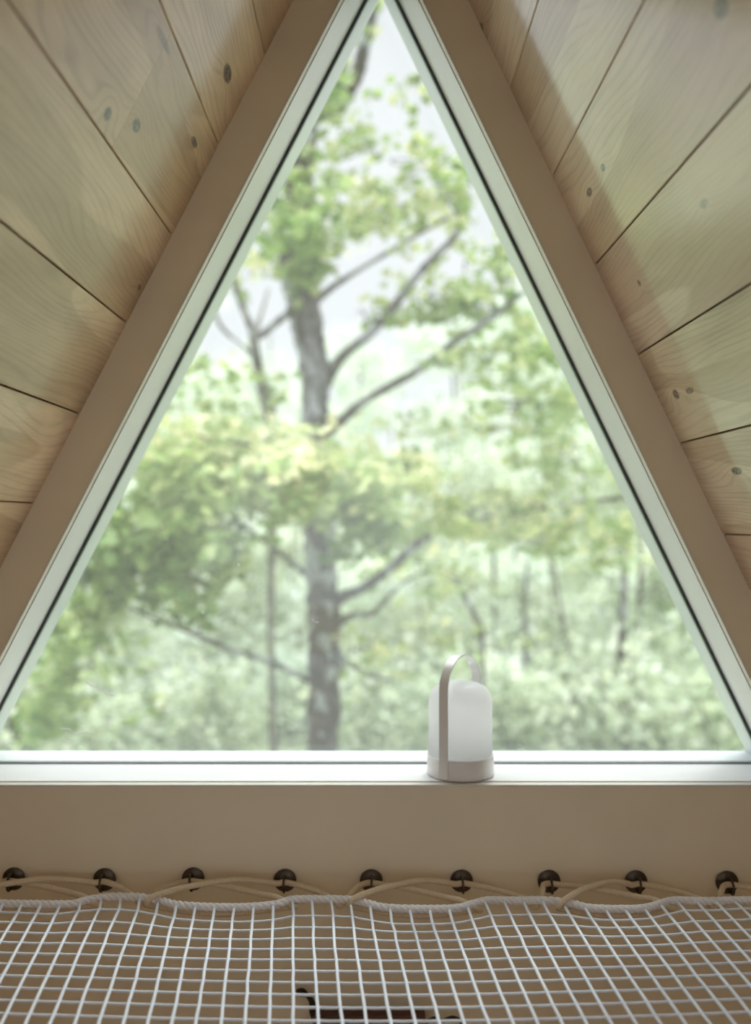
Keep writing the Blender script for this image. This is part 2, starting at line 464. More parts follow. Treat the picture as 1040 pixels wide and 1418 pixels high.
# ------------------------------------------------------------------ lamp on the sill
SZ = Obl[1] + J
LC = Vector(((637.5-VX)/F*1.563, 1.563, SZ))
lamp = empty('lantern_lamp', LC); tag(lamp, 'white lantern lamp with domed opal shade and arched carrying strap on the window sill', 'lamp')
mb = MB(); rb = .0578
mb.lathe([(.001, .0), (rb-.004, .0), (rb-.0012, .0012), (rb, .004), (rb, .0335), (rb-.001, .0345), (rb-.004, .035), (.001, .035)], LC, 72)
thing_part(mb, 'base', M['lampwhite'], lamp, True, 35)
mb = MB(); rs = .0548; H = .1575; rc = .038
prof = [(rs, .035), (rs, .06), (rs, .09), (rs, H-rc-.004)]
for k in range(1, 13):
    th = math.pi/2*k/12; prof.append((rs-rc+rc*math.cos(th)**.9 if k < 12 else rs-rc, H-rc+rc*math.sin(th)**.9))
prof += [(.012, H+.0006), (.001, H+.0008)]
mb.lathe(prof, LC, 72); thing_part(mb, 'shade', M['opal'], lamp, True, 60)
# strap: a flat band in a vertical plane through the lamp axis
hd = Vector((-.555, -.832, 0)); wd = Vector((hd.y, -hd.x, 0)).normalized()
rh = .0578+.0012
path = [(rh, .004), (rh, .05), (rh, .10), (rh, H-.008)]
Hs = H-.008
for k in range(1, 25):
    th = math.pi*k/24; path.append((rh*math.cos(th), Hs + .0555*math.sin(th)))
path += [(-rh, .10), (-rh, .05), (-rh, .004)]
mb = MB(); n = len(path); hw, ht = .0082, .0011
vs = []
for i, (r, z) in enumerate(path):
    a = Vector(path[max(i-1, 0)]); b = Vector(path[min(i+1, n-1)]); t_ = (b-a).normalized(); nn = Vector((t_.y, -t_.x))
    for (w_, q) in ((-hw, -ht), (hw, -ht), (hw, ht), (-hw, ht)):
        rr_ = r + nn.x*q; zz = z + nn.y*q
        p = LC + hd*rr_ + wd*w_ + Vector((0, 0, zz)); vs.append(p)
fs = [(0, 1, 2, 3), (4*n-1, 4*n-2, 4*n-3, 4*n-4)]
for i in range(n-1):
    for k in range(4): fs.append((4*i+k, 4*i+(k+1) % 4, 4*i+4+(k+1) % 4, 4*i+4+k))
mb.add(vs, fs); thing_part(mb, 'handle', M['lampwhite'], lamp, True, 40)

# ------------------------------------------------------------------ net
NZ = EYE - .6
border_px = [(-170, 1250), (-120, 1244), (-60, 1243), (-25, 1248), (0, 1251), (50, 1252), (98, 1252), (122, 1246), (150, 1242), (188, 1242), (218, 1246), (245, 1253), (290, 1256), (345, 1256), (385, 1252),
             (404, 1246), (440, 1245), (485, 1246), (508, 1251), (535, 1257), (580, 1259), (630, 1258), (655, 1252), (676, 1247), (710, 1247), (755, 1247), (790, 1251), (815, 1257), (850, 1259), (890, 1258),
             (915, 1252), (935, 1247), (980, 1248), (1040, 1247), (1100, 1252), (1180, 1257)]
bp = [on_z(x, y, NZ) for x, y in border_px]
bp = [Vector(p) for p in spline([tuple(p) for p in bp], 8)]
bxs = np.array([p.x for p in bp]); bys = np.array([p.y for p in bp])
def border_y(x): return float(np.interp(x, bxs, bys))
net = empty('hammock_net', (0, 1.42, NZ)); tag(net, 'white square mesh hammock net stretched below the window', 'net')
# rope of three twisted strands
mb = MB()
arc = [0.0]
for a, b in zip(bp[:-1], bp[1:]): arc.append(arc[-1]+(b-a).length)
fine = []; N = int(arc[-1]/.0016)
for i in range(N+1):
    s = arc[-1]*i/N; fine.append((s, Vector([float(np.interp(s, arc, [p[k] for p in bp])) for k in range(3)])))
for st in range(3):
    pts = []
    for i, (s, p) in enumerate(fine):
        t_ = (fine[min(i+1, N)][1]-fine[max(i-1, 0)][1]).normalized(); a = Vector((0, 0, 1)); b = t_.cross(a)
        th = 2*math.pi*(s/.030) + st*2*math.pi/3
        pts.append(p + (a*math.cos(th)+b*math.sin(th))*.0027)
    mb.tube(pts, .0039, 7)
thing_part(mb, 'border_rope', M['rope'], net, True)
# yarns
sag = lambda x, y: NZ - .004*max(0, 1-(x/.55)**2) + .0006*math.sin(x*9+y*4)
sp = .0302
col_top_px = [432 + 26.7*k for k in range(-32, 36)]
YN = -.9
def col_x(xt_px, y):
    xt = (xt_px-VX)/F*1.425
    xv = 390 + .15*(xt_px-353); xv = min(max(xv, 330), 500)
    return xt + (1.425-y)*(-(xv-VX)/F) 
def row_warp(x, k): return (border_y(x)-1.414)*math.exp(-k/1.6)*.8
ry = [1.3790-.0302*k for k in range(int((1.379-YN)/.0302))]
rowlo, rowhi = -.72, .72
jit = np.array([[R.gauss(0, .00035) for _ in ry] for _ in col_top_px])
def row_y(k, x):
    return ry[k] + row_warp(x, k) - .010 + .030*(x/.5)**2*.55*(1 if x > 0 else .8)
mbn = MB(); rad = .0021
for ci, cpx in enumerate(col_top_px):
    pts = []
    x0 = col_x(cpx, 1.42); x0 = col_x(cpx, border_y(x0))
    if abs(x0) > .66: continue
    pts.append(Vector((x0, border_y(x0)-.002, NZ)))
    for k, y in enumerate(ry):
        x = col_x(cpx, y); yy = row_y(k, x)
        if yy > pts[-1].y-.004: continue
        if abs(x) > .80: break
        pts.append(Vector((x + jit[ci][k], yy, sag(x, yy)+.0007)))
    if len(pts) > 2: mbn.tube(pts, rad*1.12, 6)
for k, y in enumerate(ry):
    pts = []
    for ci, cpx in enumerate(col_top_px):
        x = col_x(cpx, y)
        if abs(x) > .78: continue
        pts.append(Vector((x + jit[ci][k], row_y(k, x), sag(x, y)-.0007)))
    fin = []
    for a, b in zip(pts[:-1], pts[1:]):
        fin.append(a); m_ = (a+b)/2; m_.z -= .0004; fin.append(m_)
    fin.append(pts[-1]); mbn.tube(fin, rad*.95, 6)
thing_part(mbn, 'netting', M['net'], net, True)

# ------------------------------------------------------------------ eye hooks
hooks_px = [(20, 1216), (145.5, 1217), (268, 1216), (395, 1218), (514, 1218.5), (639, 1219), (760, 1219.5), (880, 1220), (1006, 1221)]
WHERE = ['leftmost eye hook, at the left edge of the net', 'eye hook second from the left above the net', 'eye hook third from the left above the net', 'eye hook fourth from the left above the net', 'middle eye hook, fifth in the row above the net',
         'eye hook below the lantern lamp, fourth from the right', 'eye hook third from the right above the net', 'eye hook second from the right above the net', 'rightmost eye hook, at the right edge of the net']
mb = MB(); mb.lathe([(.0188, 0), (.0188, .0016), (.0165, .0032), (.012, .0052), (.006, .0062), (.001, .0064)], (0, 0, 0), 32, 'y')
mp_ = mb.mesh('plate'); mp_.materials.append(M['bronze']); mp_.polygons.foreach_set('use_smooth', [True]*len(mp_.polygons)); mp_.set_sharp_from_angle(angle=.6)
mb = MB(); rr_ = .0125
mb.tube([(0, -.0045-rr_ - rr_*math.cos(a), rr_*math.sin(a)) for a in [math.radians(t) for t in range(-8, 369, 12)]], .0019, 10)
mb.tube([(0, -.001, 0), (0, -.008, 0)], .0026, 10)
me_ = mb.mesh('eye_ring'); me_.materials.append(M['bronze']); me_.polygons.foreach_set('use_smooth', [True]*len(me_.polygons))
HK = []
for i, (px, py) in enumerate(hooks_px):
    p = P(px, py, D+.001); HK.append(p)
    h = empty('eye_hook', (p.x, D-.001, p.z)); tag(h, 'dark bronze ' + WHERE[i], 'hook', 'eye hooks holding the net')
    h.rotation_euler.y = R.uniform(-.12, .12)
    for nm, me in (('plate', mp_), ('eye_ring', me_)):
        o = bpy.data.objects.new(nm, me); COL.objects.link(o); o.parent = h

# ------------------------------------------------------------------ lacing cord (one continuous cord)
def hk(i):
    if 0 <= i < 9: p = HK[i]; return Vector((p.x, D-.019, p.z+.001))
    x = HK[0].x + i*.1475; return Vector((x, D-.019, HK[0].z))
def att(px): x = (px-VX)/F*1.425; return Vector((x, border_y(x), NZ))
runs = []
def loop_at(v, dirx):
    """points wrapping under and round the border rope"""
    return [v+Vector((-.010*dirx, .008, .009)), v+Vector((0, -.002, .0115)), v+Vector((.006*dirx, -.011, .002)), v+Vector((.002*dirx, -.004, -.010))]
L = []
def go(*pts): L.extend(pts)
# odd hooks: short cord from the left, long cord to the right; even hooks: long from the left, short to the right
even_att = {1: -60, 3: 214, 5: 495, 7: 784, 9: 1060}      # long left ends
odd_att = {-1: -120, 0: 124, 2: 398, 4: 655, 6: 922, 8: 1200}
short_att = {1: 190, 3: 470, 5: 742, 7: 990}               # even's short right = next odd's short left
def hook_pass(h): return [h+Vector((-.012, -.001, .001)), h+Vector((0, .001, .002)), h+Vector((.012, -.001, .001))]
cordz = .004
go(hk(-1)+Vector((0, 0, 0)), att(-40)+Vector((0, .004, .008)))
h0 = hk(0); go(*hook_pass(h0))
for i in (0, 2, 4, 6):
    h = hk(i); a = att(odd_att[i]); mid = h.lerp(a, .5)+Vector((0, 0, .004)); 
    go(h.lerp(a, .35)+Vector((0, .004, .003)), h.lerp(a, .75)+Vector((0, .003, .001)))
    go(a+Vector((-.018, .002, .004)), a+Vector((.006, -.003, -.007)), a+Vector((.002, .001, -.0105)))
    b = att(even_att[i+1]) if even_att[i+1] < odd_att[i] or True else None
    # hidden run back under the border rope
    go(a.lerp(b, .5)+Vector((0, border_y(a.lerp(b, .5).x)-a.lerp(b, .5).y, -.0105)), b+Vector((-.004, .0, -.0105)), b+Vector((-.012, -.010, -.001)), b+Vector((0, -.006, .009)))
    h2 = hk(i+1)
    go(b.lerp(h2, .25)+Vector((0, .004, .013)), b.lerp(h2, .6)+Vector((0, .010, .013)), b.lerp(h2, .82)+Vector((0, .006, .006)))
    go(*hook_pass(h2))
    s = att(short_att[i+1]); h3 = hk(i+2)
    go(h2.lerp(s, .5)+Vector((0, .004, .002)), s+Vector((-.012, .009, -.003)), s+Vector((0, -.001, -.0105)), s+Vector((.012, .009, -.003)))
    go(s.lerp(h3, .5)+Vector((0, .003, .003)))
    go(*hook_pass(h3))
h = hk(8); go(h+Vector((.06, -.02, 0)), h+Vector((.15, -.045, 0)))
mb = MB(); mb.tube(spline([tuple(p) for p in L], 8), .0047, 10)
lc = mb.build('lacing_cord', M['cord'], None, True); tag(lc, 'beige lacing cord zigzagging between the eye hooks and the net border', 'cord')
# the long strand that enters from the left edge to the second hook
b = att(-60); h2 = hk(1)
# ------------------------------------------------------------------ dark rack low on the wall
dz = lambda py, d=D: EYE - (py-VY)/F*d
rk = empty('wall_rack', ((510-VX)/F*D, D+.004, dz(1418))); tag(rk, 'dark brown wall rack with black curved hooks seen through the net', 'rack')
x0 = (434-VX)/F*1.49; x1 = (588-VX)/F*1.49
mb = MB(); mb.box((x0, D-.022, dz(1440)), (x1, D+.0045, dz(1402))); thing_part(mb, 'board', M['darkwood'], rk)
mb = MB(); mb.box((x0-.001, D-.026, dz(1402)), (x1+.0, D+.0045, dz(1395))); thing_part(mb, 'top_ledge', M['redwood'], rk)
def arm(pts, rads):
    m_ = MB(); q = spline([(*P(x, y, D-d), r) for (x, y, d), r in zip(pts, rads)], 6)
    m_.tube([p[:3] for p in q], [p[3] for p in q], 10); thing_part(m_, 'hook', M['iron'], rk, True)
arm([(411, 1372, .012), (418, 1374, .016), (426, 1379, .014), (432, 1388, .01), (434, 1400, .008), (437, 1412, .008)], [.003, .0065, .004, .005, .007, .006])
arm([(590, 1416, .012), (598, 1411, .02), (607, 1410, .02), (613, 1414, .016), (619, 1411, .02), (628, 1409, .022), (638, 1414, .02), (641, 1424, .016)], [.003]*8)

# ------------------------------------------------------------------ outside
GZ = 0.0
mb = MB(); nx, ny = 40, 40
for j in range(ny+1):
    for i in range(nx+1):
        x = -60+120*i/nx; y = 2.2+98*j/ny
        mb.v.append((x, y, -.3 + .028*max(0, y-8) + .25*math.sin(x*.31+y*.17)))
for j in range(ny):
    for i in range(nx):
        a = j*(nx+1)+i; mb.f.append((a, a+1, a+nx+2, a+nx+1))
g = mb.build('ground', M['ground'], None, True); tag(g, 'pale green forest ground sloping away outside the window', kind='structure')
def gz(x, y): return -.3 + .028*max(0, y-8) + .25*math.sin(x*.31+y*.17)

# leaf outline, unit size, lying in xy with a fold
LEAF = np.array([(0, 0, 0), (.22, .10, .03), (.52, .22, .07), (.30, .42, .03), (.34, .72, .05), (0, 1.0, -.06), (-.34, .72, .05), (-.30, .42, .03), (-.52, .22, .07), (-.22, .10, .03)])
LEAF_S = np.array([(0, 0, 0), (.34, .38, .06), (0, 1.0, -.05), (-.34, .38, .06)])
def foliage(name, centers, size, mat, parent, rng, tmpl=LEAF, tilt=.75, tone=None, loc=(0, 0, 0)):
    n = len(centers); m = len(tmpl)
    ax = rng.normal(0, 1, (n, 3))*tilt; ax[:, 2] += 1.0
    ax /= np.linalg.norm(ax, axis=1)[:, None]
    r = rng.normal(0, 1, (n, 3)); r -= (r*ax).sum(1)[:, None]*ax; r /= np.linalg.norm(r, axis=1)[:, None]
    r[:, 2] -= .35; r -= (r*ax).sum(1)[:, None]*ax; r /= np.linalg.norm(r, axis=1)[:, None]
    q = np.cross(r, ax)
    sc = size*rng.uniform(.65, 1.25, n)
    V = centers[:, None, :] + sc[:, None, None]*(q[:, None, :]*tmpl[None, :, 0:1] + r[:, None, :]*(tmpl[None, :, 1:2]-.5) + ax[:, None, :]*tmpl[None, :, 2:3])
    V = V.reshape(-1, 3) - np.array(loc)
    me = bpy.data.meshes.new(name); me.vertices.add(n*m); me.vertices.foreach_set('co', V.astype(np.float32).ravel())
    me.loops.add(n*m); me.loops.foreach_set('vertex_index', np.arange(n*m, dtype=np.int32))
    me.polygons.add(n); me.polygons.foreach_set('loop_start', np.arange(0, n*m, m, dtype=np.int32)); me.polygons.foreach_set('loop_total', np.full(n, m, dtype=np.int32))
    me.update(calc_edges=True)
    t_ = np.clip(tone if tone is not None else rng.beta(2, 2, n), 0, 1)
    ca = me.color_attributes.new('tone', 'FLOAT_COLOR', 'CORNER')
    cc = np.ones((n, m, 4), dtype=np.float32); cc[:, :, :3] = t_[:, None, None]; ca.data.foreach_set('color', cc.ravel())
    me.materials.append(mat)
    o = bpy.data.objects.new(name, me); COL.objects.link(o)
    if parent: o.parent = parent
    return o

# ---- main maple
TD = 6.3
K = TD/F
mt = empty('maple_tree', (P(447, 1043, TD).x, TD, gz(P(447, 1043, TD).x, TD))); tag(mt, 'large maple tree with blotchy grey trunk standing nearest the window', 'tree')
def limb(name, pts, mat, dd=None, seg=10, root=None, wob=.12):
    """pts: (px, py, width in px, depth offset)"""
    q = []
    for p in pts:
        w = P(p[0], p[1], TD+p[3]); q.append((w.x, w.y, w.z, p[2]*.5*(TD+p[3])/F))
    q = spline(q, 7); rg = random.Random(len(pts)*7+int(pts[0][0]))
    rad_ = [p[3]*(1+rg.uniform(-wob, wob)) for p in q]
    m_ = MB(); m_.tube([p[:3] for p in q], rad_, seg)
    return thing_part(m_, name, mat, root or mt, True)
zg = mt.location.z; pyg = VY + (EYE-zg)/TD*F
limb('trunk', [(449, pyg+10, 66, 0), (448, 1200, 50, 0), (447, 1043, 46, 0), (450, 930, 46, 0), (448, 850, 48, 0), (444, 780, 44, 0), (440, 700, 41, 0), (437, 620, 40, .05), (436, 560, 40, .1), (434, 505, 42, .1), (418, 440, 34, .1), (405, 390, 30, .1), (402, 330, 30, .1), (408, 250, 28, .1), (413, 200, 24, .15), (420, 178, 18, .15), (445, 160, 15, .2), (474, 140, 16, .2), (494, 105, 19, .2), (505, 60, 17, .2), (516, 20, 15, .2), (528, -40, 13, .2), (540, -140, 10, .2)], M['bark'], seg=14)
limb('branch', [(440, 520, 26, 0), (436, 470, 27, 0), (431, 420, 24, 0), (430, 360, 20, 0), (432, 310, 18, .1), (428, 240, 13, .2), (440, 150, 8, .3)], M['bark_up'])
limb('branch', [(436, 612, 22, -.05), (452, 600, 18, -.1), (475, 580, 15, -.15), (505, 555, 13, -.2), (545, 532, 12, -.2), (580, 512, 11, -.3), (620, 480, 10, -.3), (665, 450, 9, -.4), (722, 408, 6, -.5), (760, 380, 3, -.5)], M['bark_up'])
limb('branch', [(444, 540, 24, 0), (455, 518, 20, -.1), (480, 488, 15, -.2), (515, 460, 13, -.2), (545, 425, 12, -.2), (575, 385, 11, -.3), (605, 352, 10, -.3), (628, 330, 9, -.3), (637, 305, 6, -.3), (622, 278, 5, -.3), (606, 250, 4, -.3)], M['bark_up'])
limb('branch', [(434, 420, 12, 0), (460, 398, 9, .1), (500, 372, 7, .1), (545, 345, 6, .1), (590, 318, 5, .1), (625, 300, 3, .1)], M['bark_up'])
limb('branch', [(405, 430, 14, .05), (385, 445, 10, .1), (356, 466, 10, .2), (342, 440, 9, .2), (332, 415, 8, .25), (322, 385, 7, .3), (312, 340, 4, .4)], M['bark'])
limb('branch', [(352, 500, 6, .2), (338, 480, 5, .2), (315, 462, 5, .2), (302, 445, 5, .2), (296, 425, 4, .2)], M['bark'])
limb('branch', [(438, 800, 12, 0), (422, 793, 9, 0), (400, 776, 8, -.1), (378, 758, 7, -.2), (350, 738, 6, -.3), (318, 722, 4, -.4), (285, 712, 3, -.5)], M['bark'])
limb('branch', [(440, 945, 13, 0), (424, 940, 9, 0), (395, 926, 8, -.1), (360, 912, 8, -.2), (320, 900, 8, -.3), (285, 886, 7, -.4), (245, 868, 6, -.5), (190, 846, 5, -.6), (140, 815, 3, -.7)], M['bark'])
limb('branch', [(450, 850, 22, 0), (472, 828, 17, -.05), (500, 815, 14, -.1), (530, 795, 14, -.15), (558, 772, 13, -.2), (588, 744, 11, -.3), (620, 728, 7, -.3), (660, 718, 6, -.3), (700, 714, 7, -.3), (750, 705, 7, -.4), (800, 695, 7, -.4), (862, 690, 6, -.5), (930, 680, 3, -.6)], M['bark'])
limb('branch', [(455, 875, 16, 0), (475, 858, 11, -.1), (495, 851, 9, -.2), (515, 850, 8, -.2), (535, 830, 6, -.3), (560, 806, 5, -.4), (590, 790, 3, -.5)], M['bark'])
limb('branch', [(455, 895, 12, 0), (475, 912, 8, -.1), (495, 926, 7, -.2), (518, 938, 5, -.3), (545, 942, 3, -.4)], M['bark'])
limb('branch', [(446, 700, 12, 0), (440, 660, 10, -.3), (420, 640, 8, -.6), (380, 622, 6, -.9), (320, 612, 5, -1.2), (250, 600, 3, -1.4)], M['bark'])
limb('branch', [(445, 740, 12, 0), (470, 700, 9, -.4), (505, 670, 6, -.7), (545, 655, 4, -.9)], M['bark'])

# ---- slender tree just behind
st_ = empty('slender_tree', (P(385, 1000, 8.5).x, 8.5, gz(P(385, 1000, 8.5).x, 8.5))); tag(st_, 'slender dark forked tree just left of the big maple', 'tree')
def limb2(pts, name='trunk'):
    q = []
    for p in pts:
        w = P(p[0], p[1], p[3]); q.append((w.x, w.y, w.z, p[2]*.5*p[3]/F))
    q = spline(q, 6); m_ = MB(); m_.tube([p[:3] for p in q], [p[3] for p in q], 9); return thing_part(m_, name, M['bark_back'], st_, True)
pb = VY + (EYE-st_.location.z)/8.5*F
limb2([(382, pb+5, 20, 8.5), (378, 1000, 11, 8.5), (375, 850, 10, 8.3), (378, 700, 12, 8.0), (376, 620, 18, 7.6), (374, 575, 19, 7.3), (366, 545, 19, 7.2), (356, 500, 15, 7.0), (351, 470, 14, 7.0), (352, 462, 13, 7.0), (360, 440, 6, 7.2), (372, 400, 3, 7.3)])

# foliage clusters of the maple: px, py, rx, ry (pixels), depth offset, depth radius, count, tone mean
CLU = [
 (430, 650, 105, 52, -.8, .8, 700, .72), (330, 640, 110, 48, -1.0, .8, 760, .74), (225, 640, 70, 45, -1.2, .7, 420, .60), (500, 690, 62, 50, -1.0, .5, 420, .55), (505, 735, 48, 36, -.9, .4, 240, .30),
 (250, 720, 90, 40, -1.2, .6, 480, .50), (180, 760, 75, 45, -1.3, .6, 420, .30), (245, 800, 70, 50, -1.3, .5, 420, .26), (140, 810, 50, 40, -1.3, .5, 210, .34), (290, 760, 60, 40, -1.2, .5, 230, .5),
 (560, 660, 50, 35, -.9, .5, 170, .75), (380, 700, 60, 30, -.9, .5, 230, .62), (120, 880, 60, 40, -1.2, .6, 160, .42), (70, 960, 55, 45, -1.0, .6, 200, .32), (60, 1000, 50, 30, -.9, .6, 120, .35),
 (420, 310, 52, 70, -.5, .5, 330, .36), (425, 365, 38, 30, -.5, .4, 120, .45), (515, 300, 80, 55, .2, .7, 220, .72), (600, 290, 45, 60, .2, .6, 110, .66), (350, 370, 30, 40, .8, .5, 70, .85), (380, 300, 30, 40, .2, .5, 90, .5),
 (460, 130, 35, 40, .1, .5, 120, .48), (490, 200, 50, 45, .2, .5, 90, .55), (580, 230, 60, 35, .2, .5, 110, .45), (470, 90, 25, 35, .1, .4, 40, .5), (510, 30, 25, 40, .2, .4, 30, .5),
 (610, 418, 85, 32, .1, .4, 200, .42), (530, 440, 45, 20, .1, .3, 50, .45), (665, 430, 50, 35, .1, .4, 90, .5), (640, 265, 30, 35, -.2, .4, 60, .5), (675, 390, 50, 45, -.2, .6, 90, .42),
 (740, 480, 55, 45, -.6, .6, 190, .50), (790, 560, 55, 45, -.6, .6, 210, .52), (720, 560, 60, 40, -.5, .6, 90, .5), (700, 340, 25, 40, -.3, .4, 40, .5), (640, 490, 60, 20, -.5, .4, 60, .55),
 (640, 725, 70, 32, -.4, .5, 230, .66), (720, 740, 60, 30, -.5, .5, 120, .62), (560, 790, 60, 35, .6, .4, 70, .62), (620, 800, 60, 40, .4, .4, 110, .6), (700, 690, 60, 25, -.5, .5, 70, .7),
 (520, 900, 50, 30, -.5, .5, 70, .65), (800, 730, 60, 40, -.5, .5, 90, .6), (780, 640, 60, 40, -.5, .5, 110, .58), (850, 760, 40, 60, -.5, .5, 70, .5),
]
rng = np.random.default_rng(3)
cen = []; ton = []; LEAFSZ = .078
for (px, py, rx, ry_, do, dr, n, tm) in CLU:
    # several small sprays inside a cluster, so sky shows between
    ns = max(4, n//9); sc_ = rng.normal(0, .5, (ns, 3)); sc_ = np.clip(sc_, -1.1, 1.1)
    idx = rng.integers(0, ns, n)
    off = sc_[idx] + rng.normal(0, .21, (n, 3))*np.array([1, 1, .8])
    d = TD + do + off[:, 1]*dr
    x = (px + off[:, 0]*rx - VX)/F*d; z = EYE - (py + off[:, 2]*ry_ - VY)/F*d
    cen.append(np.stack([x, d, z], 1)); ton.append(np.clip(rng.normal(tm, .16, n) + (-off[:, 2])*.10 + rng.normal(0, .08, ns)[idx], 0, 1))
for (px, py, rx, ry_, do, n, tm) in [(560, 220, 110, 110, .3, 260, .5), (520, 330, 110, 80, .6, 120, .7), (640, 400, 90, 90, .5, 90, .6), (380, 330, 60, 90, .3, 200, .6), (480, 110, 40, 80, .3, 50, .45), (740, 520, 90, 90, .1, 220, .5), (300, 560, 90, 60, -.6, 220, .6), (600, 640, 120, 60, .5, 140, .6), (120, 920, 100, 80, -.6, 160, .5), (620, 850, 120, 90, .9, 120, .6), (830, 700, 80, 90, 0, 200, .6)]:
    nc = n//5; q = rng.uniform(-1, 1, (nc, 3)); ii = rng.integers(0, nc, n); off = q[ii]
    d = TD + do + off[:, 1]*.8
    x = (px + off[:, 0]*rx + rng.normal(0, 9, n) - VX)/F*d; z = EYE - (py + off[:, 2]*ry_ + rng.normal(0, 7, n) - VY)/F*d
    cen.append(np.stack([x, d, z], 1)); ton.append(np.clip(rng.normal(tm, .18, n), 0, 1))
cen = np.concatenate(cen); ton = np.concatenate(ton)
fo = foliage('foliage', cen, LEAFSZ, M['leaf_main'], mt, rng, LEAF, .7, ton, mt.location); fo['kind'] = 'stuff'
# twigs carrying the sprays
mb = MB()
for (px, py, rx, ry_, do, dr, n, tm) in CLU:
    for _ in range(4):
        a = P(px+R.uniform(-.7, .7)*rx, py+R.uniform(-.4, .7)*ry_, TD+do+R.uniform(-.5, .5)*dr); b = P(px+R.uniform(-.9, .9)*rx, py+R.uniform(-.8, .4)*ry_, TD+do+R.uniform(-.6, .6)*dr)
        m_ = a.lerp(b, .5)+Vector((0, 0, R.uniform(-.05, .08))); mb.tube(spline([tuple(a), tuple(m_), tuple(b)], 4), [.006-.0005*k for k in range(9)], 5)
tw = thing_part(mb, 'twigs', M['bark'], mt, True); tw['kind'] = 'stuff'

# ---- forest trees: four prototypes, copied
def proto_tree(seed, h, tr, crown0, nl, mat, lsize, spread):
    rg = random.Random(seed); rn = np.random.default_rng(seed)
    path = [(0, 0, -.2)]; 
    for k in range(1, 8): path.append((path[-1][0]+rg.uniform(-.12, .12), path[-1][1]+rg.uniform(-.12, .12), h*k/7))
    q = spline([(*p, tr*(1-.85*i/7)) for i, p in enumerate(path)], 5)
    tb = MB(); tb.tube([p[:3] for p in q], [p[3] for p in q], 8); tm = tb.mesh('trunk')
    bb = MB(); tips = []
    for k in range(16):
        f = rg.uniform(crown0, .97); i = int(f*(len(q)-1)); p = Vector(q[i][:3]); an = rg.uniform(0, 6.283); ln = spread*(1.15-f*.6)*rg.uniform(.6, 1.1)
        e = p+Vector((math.cos(an)*ln, math.sin(an)*ln, ln*rg.uniform(.1, .5))); m_ = p.lerp(e, .5)+Vector((0, 0, .12*ln)); 
        bb.tube(spline([tuple(p), tuple(m_), tuple(e)], 4), [q[i][3]*.45*(1-.09*j) for j in range(9)], 5)
        for t_ in (.45, .7, .9, 1.0): tips.append(p.lerp(e, t_)+Vector((0, 0, .1*ln*(1-t_))))
    bm_ = bb.mesh('branches')
    tp = np.array([tuple(t) for t in tips]); idx = rn.integers(0, len(tp), nl)
    sub = rn.normal(0, .30*spread/1.6, (len(tp)*4, 3)); si = rn.integers(0, 4, nl)
    cen = tp[idx] + sub[idx*4+si]*np.array([1, 1, .55]) + rn.normal(0, .16, (nl, 3))
    ton = np.clip(rn.normal(.5, .2, nl) + rn.normal(0, .22, len(tp))[idx], 0, 1)
    f_ = foliage('foliage', cen, lsize, mat, None, rn, LEAF_S, .8, ton); lm = f_.data; bpy.data.objects.remove(f_)
    return tm, bm_, lm
for m_ in ('bark_back',): pass
protos = [proto_tree(21, 9, .11, .22, 5200, M['leaf_back'], .15, 2.0), proto_tree(22, 7, .08, .10, 4600, M['leaf_back'], .14, 1.8), proto_tree(23, 11, .14, .35, 5200, M['leaf_back'], .17, 2.4), proto_tree(24, 5, .06, .06, 3800, M['leaf_back'], .13, 1.5)]
for a, b, c_ in protos:
    a.materials.append(M['bark_back']); b.materials.append(M['bark_back'])
    for me in (a, b): me.polygons.foreach_set('use_smooth', [True]*len(me.polygons))
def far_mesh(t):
    me = t.copy(); me.materials.clear(); me.materials.append(M['leaf_hazed']); return me
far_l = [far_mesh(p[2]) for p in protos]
def tree(px, d, pr, sc, label, group, cat='tree', far=False, name='forest_tree', dz_=0):
    x = (px-VX)/F*d; z = gz(x, d)-.05
    root = empty(name, (x, d, z+dz_)); root.scale = (sc, sc, sc); root.rotation_euler.z = R.uniform(0, 6.28)
    tag(root, label, cat, group)
    a, b, l_ = protos[pr]
    for nm, me in (('trunk', a), ('branches', b), ('foliage', far_l[pr] if far else l_)):
        o = bpy.data.objects.new(nm, me); COL.objects.link(o); o.parent = root
        if nm != 'trunk': o['kind'] = 'stuff'
def where(px):
    return ('at the far left of the window' if px < 150 else 'to the left of the big maple' if px < 400 else 'directly behind the big maple trunk' if px < 510
            else 'between the maple and the lantern lamp' if px < 630 else 'just right of the lantern lamp' if px < 780 else 'at the far right of the window')
G1 = 'mid distance forest trees'; G2 = 'pale distant forest trees'
near_list = [(20, 11, 3, .95), (130, 12, 1, .62), (255, 13.5, 3, .9), (600, 12.5, 3, .72), (700, 12, 3, .85), (800, 11.5, 3, .8), (880, 12.5, 1, .75), (980, 11.5, 3, 1.0), (560, 14.5, 1, .6), (350, 15.5, 1, .62), (90, 16, 1, .8), (470, 17, 1, .6), (650, 16, 1, .62), (760, 15.5, 1, .7), (930, 15.5, 1, .85), (200, 17.5, 0, .62), (420, 13.2, 3, .6)]
for (px, d, pr, sc) in near_list:
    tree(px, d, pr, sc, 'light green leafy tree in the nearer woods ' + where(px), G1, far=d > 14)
far_list = [(px, d, pr, sc) for px, d, pr, sc in [(40, 23, 0, .85), (160, 25, 1, 1.05), (300, 24, 0, .75), (420, 26, 2, .65), (540, 23, 1, .9), (640, 27, 2, .68), (740, 24, 0, .8), (850, 22, 1, 1.1), (970, 25, 2, .8), (230, 33, 2, 1.1), (370, 35, 2, .95), (500, 34, 2, .95), (620, 36, 2, 1.05), (710, 35, 2, 1.15), (820, 32, 2, 1.1), (930, 33, 2, .95), (100, 32, 2, .95), (0, 36, 2, 1.0)]]
for (px, d, pr, sc) in far_list:
    tree(px, d, pr, sc, 'pale hazy tree in the far background woods ' + where(px), G2, far=True)

